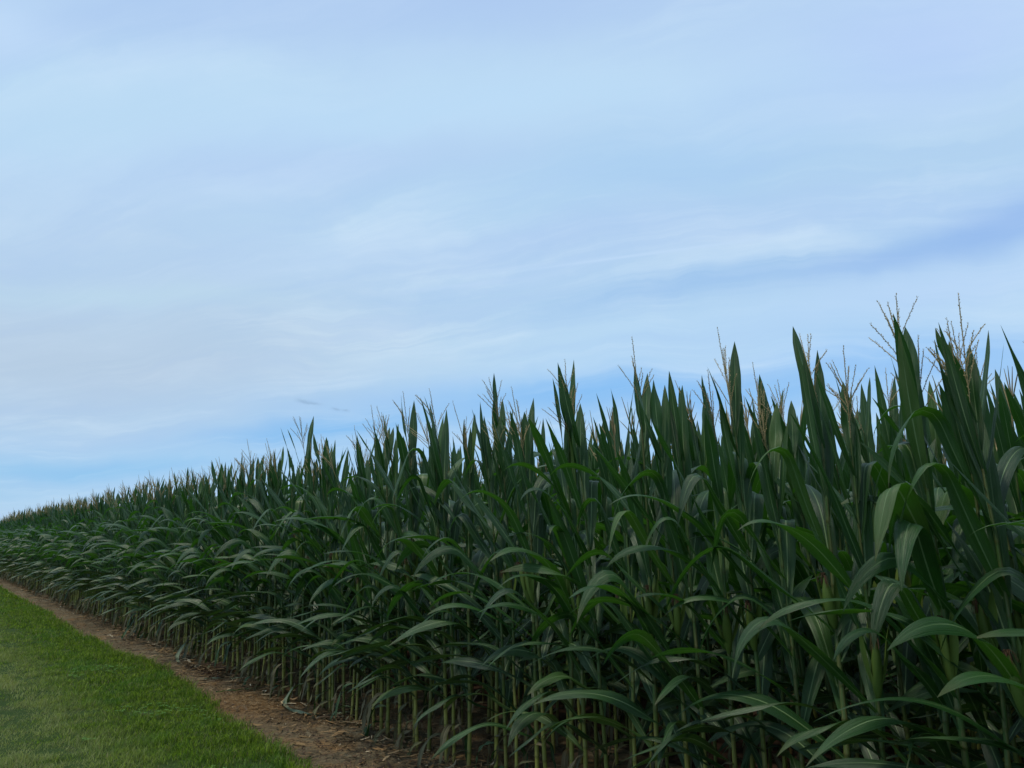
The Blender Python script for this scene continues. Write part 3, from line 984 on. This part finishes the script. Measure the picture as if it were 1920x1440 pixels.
ORD = ['next', 'second', 'third', 'fourth', 'fifth', 'sixth', 'seventh', 'eighth', 'ninth', 'tenth']
GF = 'corn plants of the front row'
hy = [h[0] for h in HEROES]
front = row_positions(0.12, 39.5, hy)
recent = []
hero_ref, cnt = None, 0
for j, y in enumerate(front):
    dist = math.hypot(XROW, y)
    det = 2 if y < 13 else 1
    x = XROW + rp.uniform(-0.025, 0.025)
    if y in hy:
        h = HEROES[hy.index(y)]
        i = rp.choice([k for k in TASSELLED if k not in recent])
        sc = (h[1] - 0.02) / SPECS[i]['tip']
        label, hero_ref, cnt = h[3], h[2], 0
        rz = R(rp.uniform(-10, 10))
    else:
        i = rp.choice([k for k in range(len(SPECS)) if k not in recent])
        sc = rp.uniform(0.96, 1.03) * (0.99 if y < 2.6 else 1.03 if y < 5 else 1.045 if y < 6.5 else 1.055)
        rz = R(rp.uniform(-16, 16))
        if hero_ref is None:
            label = 'corn plant cut by the right edge with broad arching leaves close to the camera'
        elif y < 9.4:
            label = f'green corn plant in front row, {ORD[min(cnt, 9)]} left of {hero_ref}'
            cnt += 1
        elif y < 16:
            label = 'slim corn plant in the front row among close equals left of the pale bushy tassel'
        elif y < 26:
            label = 'small distant corn plant in the front row where yellowish stalk feet show in a band'
        else:
            label = 'tiny far corn plant in the front row near the left edge of the photo'
    group = GF if y < 9.4 else GF + (', middle stretch' if y < 16 else ', far stretch' if y < 26 else ', farthest stretch')
    recent = (recent + [i])[-16:]
    place_plant(i, x, y, sc, rz, det, label, group, y < 9.4, y < 13)

second = row_positions(0.2, 12.6)
for y in second:
    i = rp.randrange(len(SPECS))
    near = y < 2.6
    if near:
        lb, gp = 'shaded corn plant of the second row behind the big leaves at right', 'corn plants of the second row, near stretch'
    elif y < 6:
        lb, gp = 'shaded corn plant of the second row seen between front stalks in the middle', 'corn plants of the second row, middle stretch'
    else:
        lb, gp = 'shaded corn plant of the second row showing only tip and tassel behind the front row', 'corn plants of the second row, far stretch'
    place_plant(i, XROW + GAP + rp.uniform(-0.03, 0.03), y, rp.uniform(0.99, 1.06), R(rp.uniform(-25, 25)) + (math.pi if rp.random() < 0.3 else 0), 2 if near else 1, lb, gp, near, False)
print('things', len(front) + len(second))

# ------------------------------------------------------------------ the rest of the field: one mass
LOD = {}
for d in (0, 1):
    for i in range(0, len(SPECS)):
        LOD[(i, d)] = whole(SPECS[i], d).arrays()
jobs = {k: [] for k in LOD}


def queue(x, y0, y1, d, step=1):
    for k, y in enumerate(row_positions(y0, y1)):
        if k % step:
            continue
        i = rp.randrange(len(SPECS))
        jobs[(i, d)].append((x + rp.uniform(-0.03, 0.03), y, rp.uniform(0.98, 1.07), R(rp.uniform(-25, 25)) + (math.pi if rp.random() < 0.4 else 0), rp.uniform(-0.25, 0.25)))


queue(XROW, 39.6, 80, 0)
queue(XROW, -3.5, 0.0, 0)
queue(XROW + GAP, 12.6, 20, 1)
queue(XROW + GAP, 20, 70, 0)
queue(XROW + GAP, -3.5, 0.1, 0)
for r_ in range(2, 5):
    queue(XROW + GAP * r_, -1, 10, 1)
    queue(XROW + GAP * r_, 10, 60, 0)
    queue(XROW + GAP * r_, -3.5, -1, 0)
for r_ in range(5, 34):
    queue(XROW + GAP * r_, -3.5, 50, 0, 1 if r_ < 14 else 2)
mb = MB()
total = 0
for key, lst in jobs.items():
    if not lst:
        continue
    V, F, U, Rn, Mi = LOD[key]
    A = np.array(lst)
    n, nv = len(A), len(V)
    total += n
    c, s = np.cos(A[:, 3])[:, None], np.sin(A[:, 3])[:, None]
    k = A[:, 2:3]
    Vx = (V[None, :, 0] * c - V[None, :, 1] * s) * k + A[:, 0:1]
    Vy = (V[None, :, 0] * s + V[None, :, 1] * c) * k + A[:, 1:2]
    Vz = V[None, :, 2] * k + 0.0
    VV = np.stack([Vx, Vy, Vz], -1).reshape(-1, 3)
    FF = (F[None] + (np.arange(n) * nv)[:, None, None]).reshape(-1, 4)
    mb.V.append(VV.astype(np.float32))
    mb.F.append((FF + mb.n).astype(np.int32))
    mb.U.append(np.tile(U, (n, 1)))
    mb.Rn.append(np.clip(Rn[None] + A[:, 4:5], 0, 1).ravel().astype(np.float32))
    mb.M.append(np.tile(Mi, n))
    mb.n += n * nv
fo = new_obj('corn_field', mb.mesh('corn_field', MATS))
fo['kind'] = 'stuff'
fo['label'] = 'dense mass of dark green corn behind the first two rows'
fo['category'] = 'corn field'
print('field plants', total, 'verts', mb.n)

# ------------------------------------------------------------------ render settings
cy = scene.cycles
cy.max_bounces = 6
cy.diffuse_bounces = 3
cy.glossy_bounces = 2
cy.transmission_bounces = 3
cy.use_denoising = True
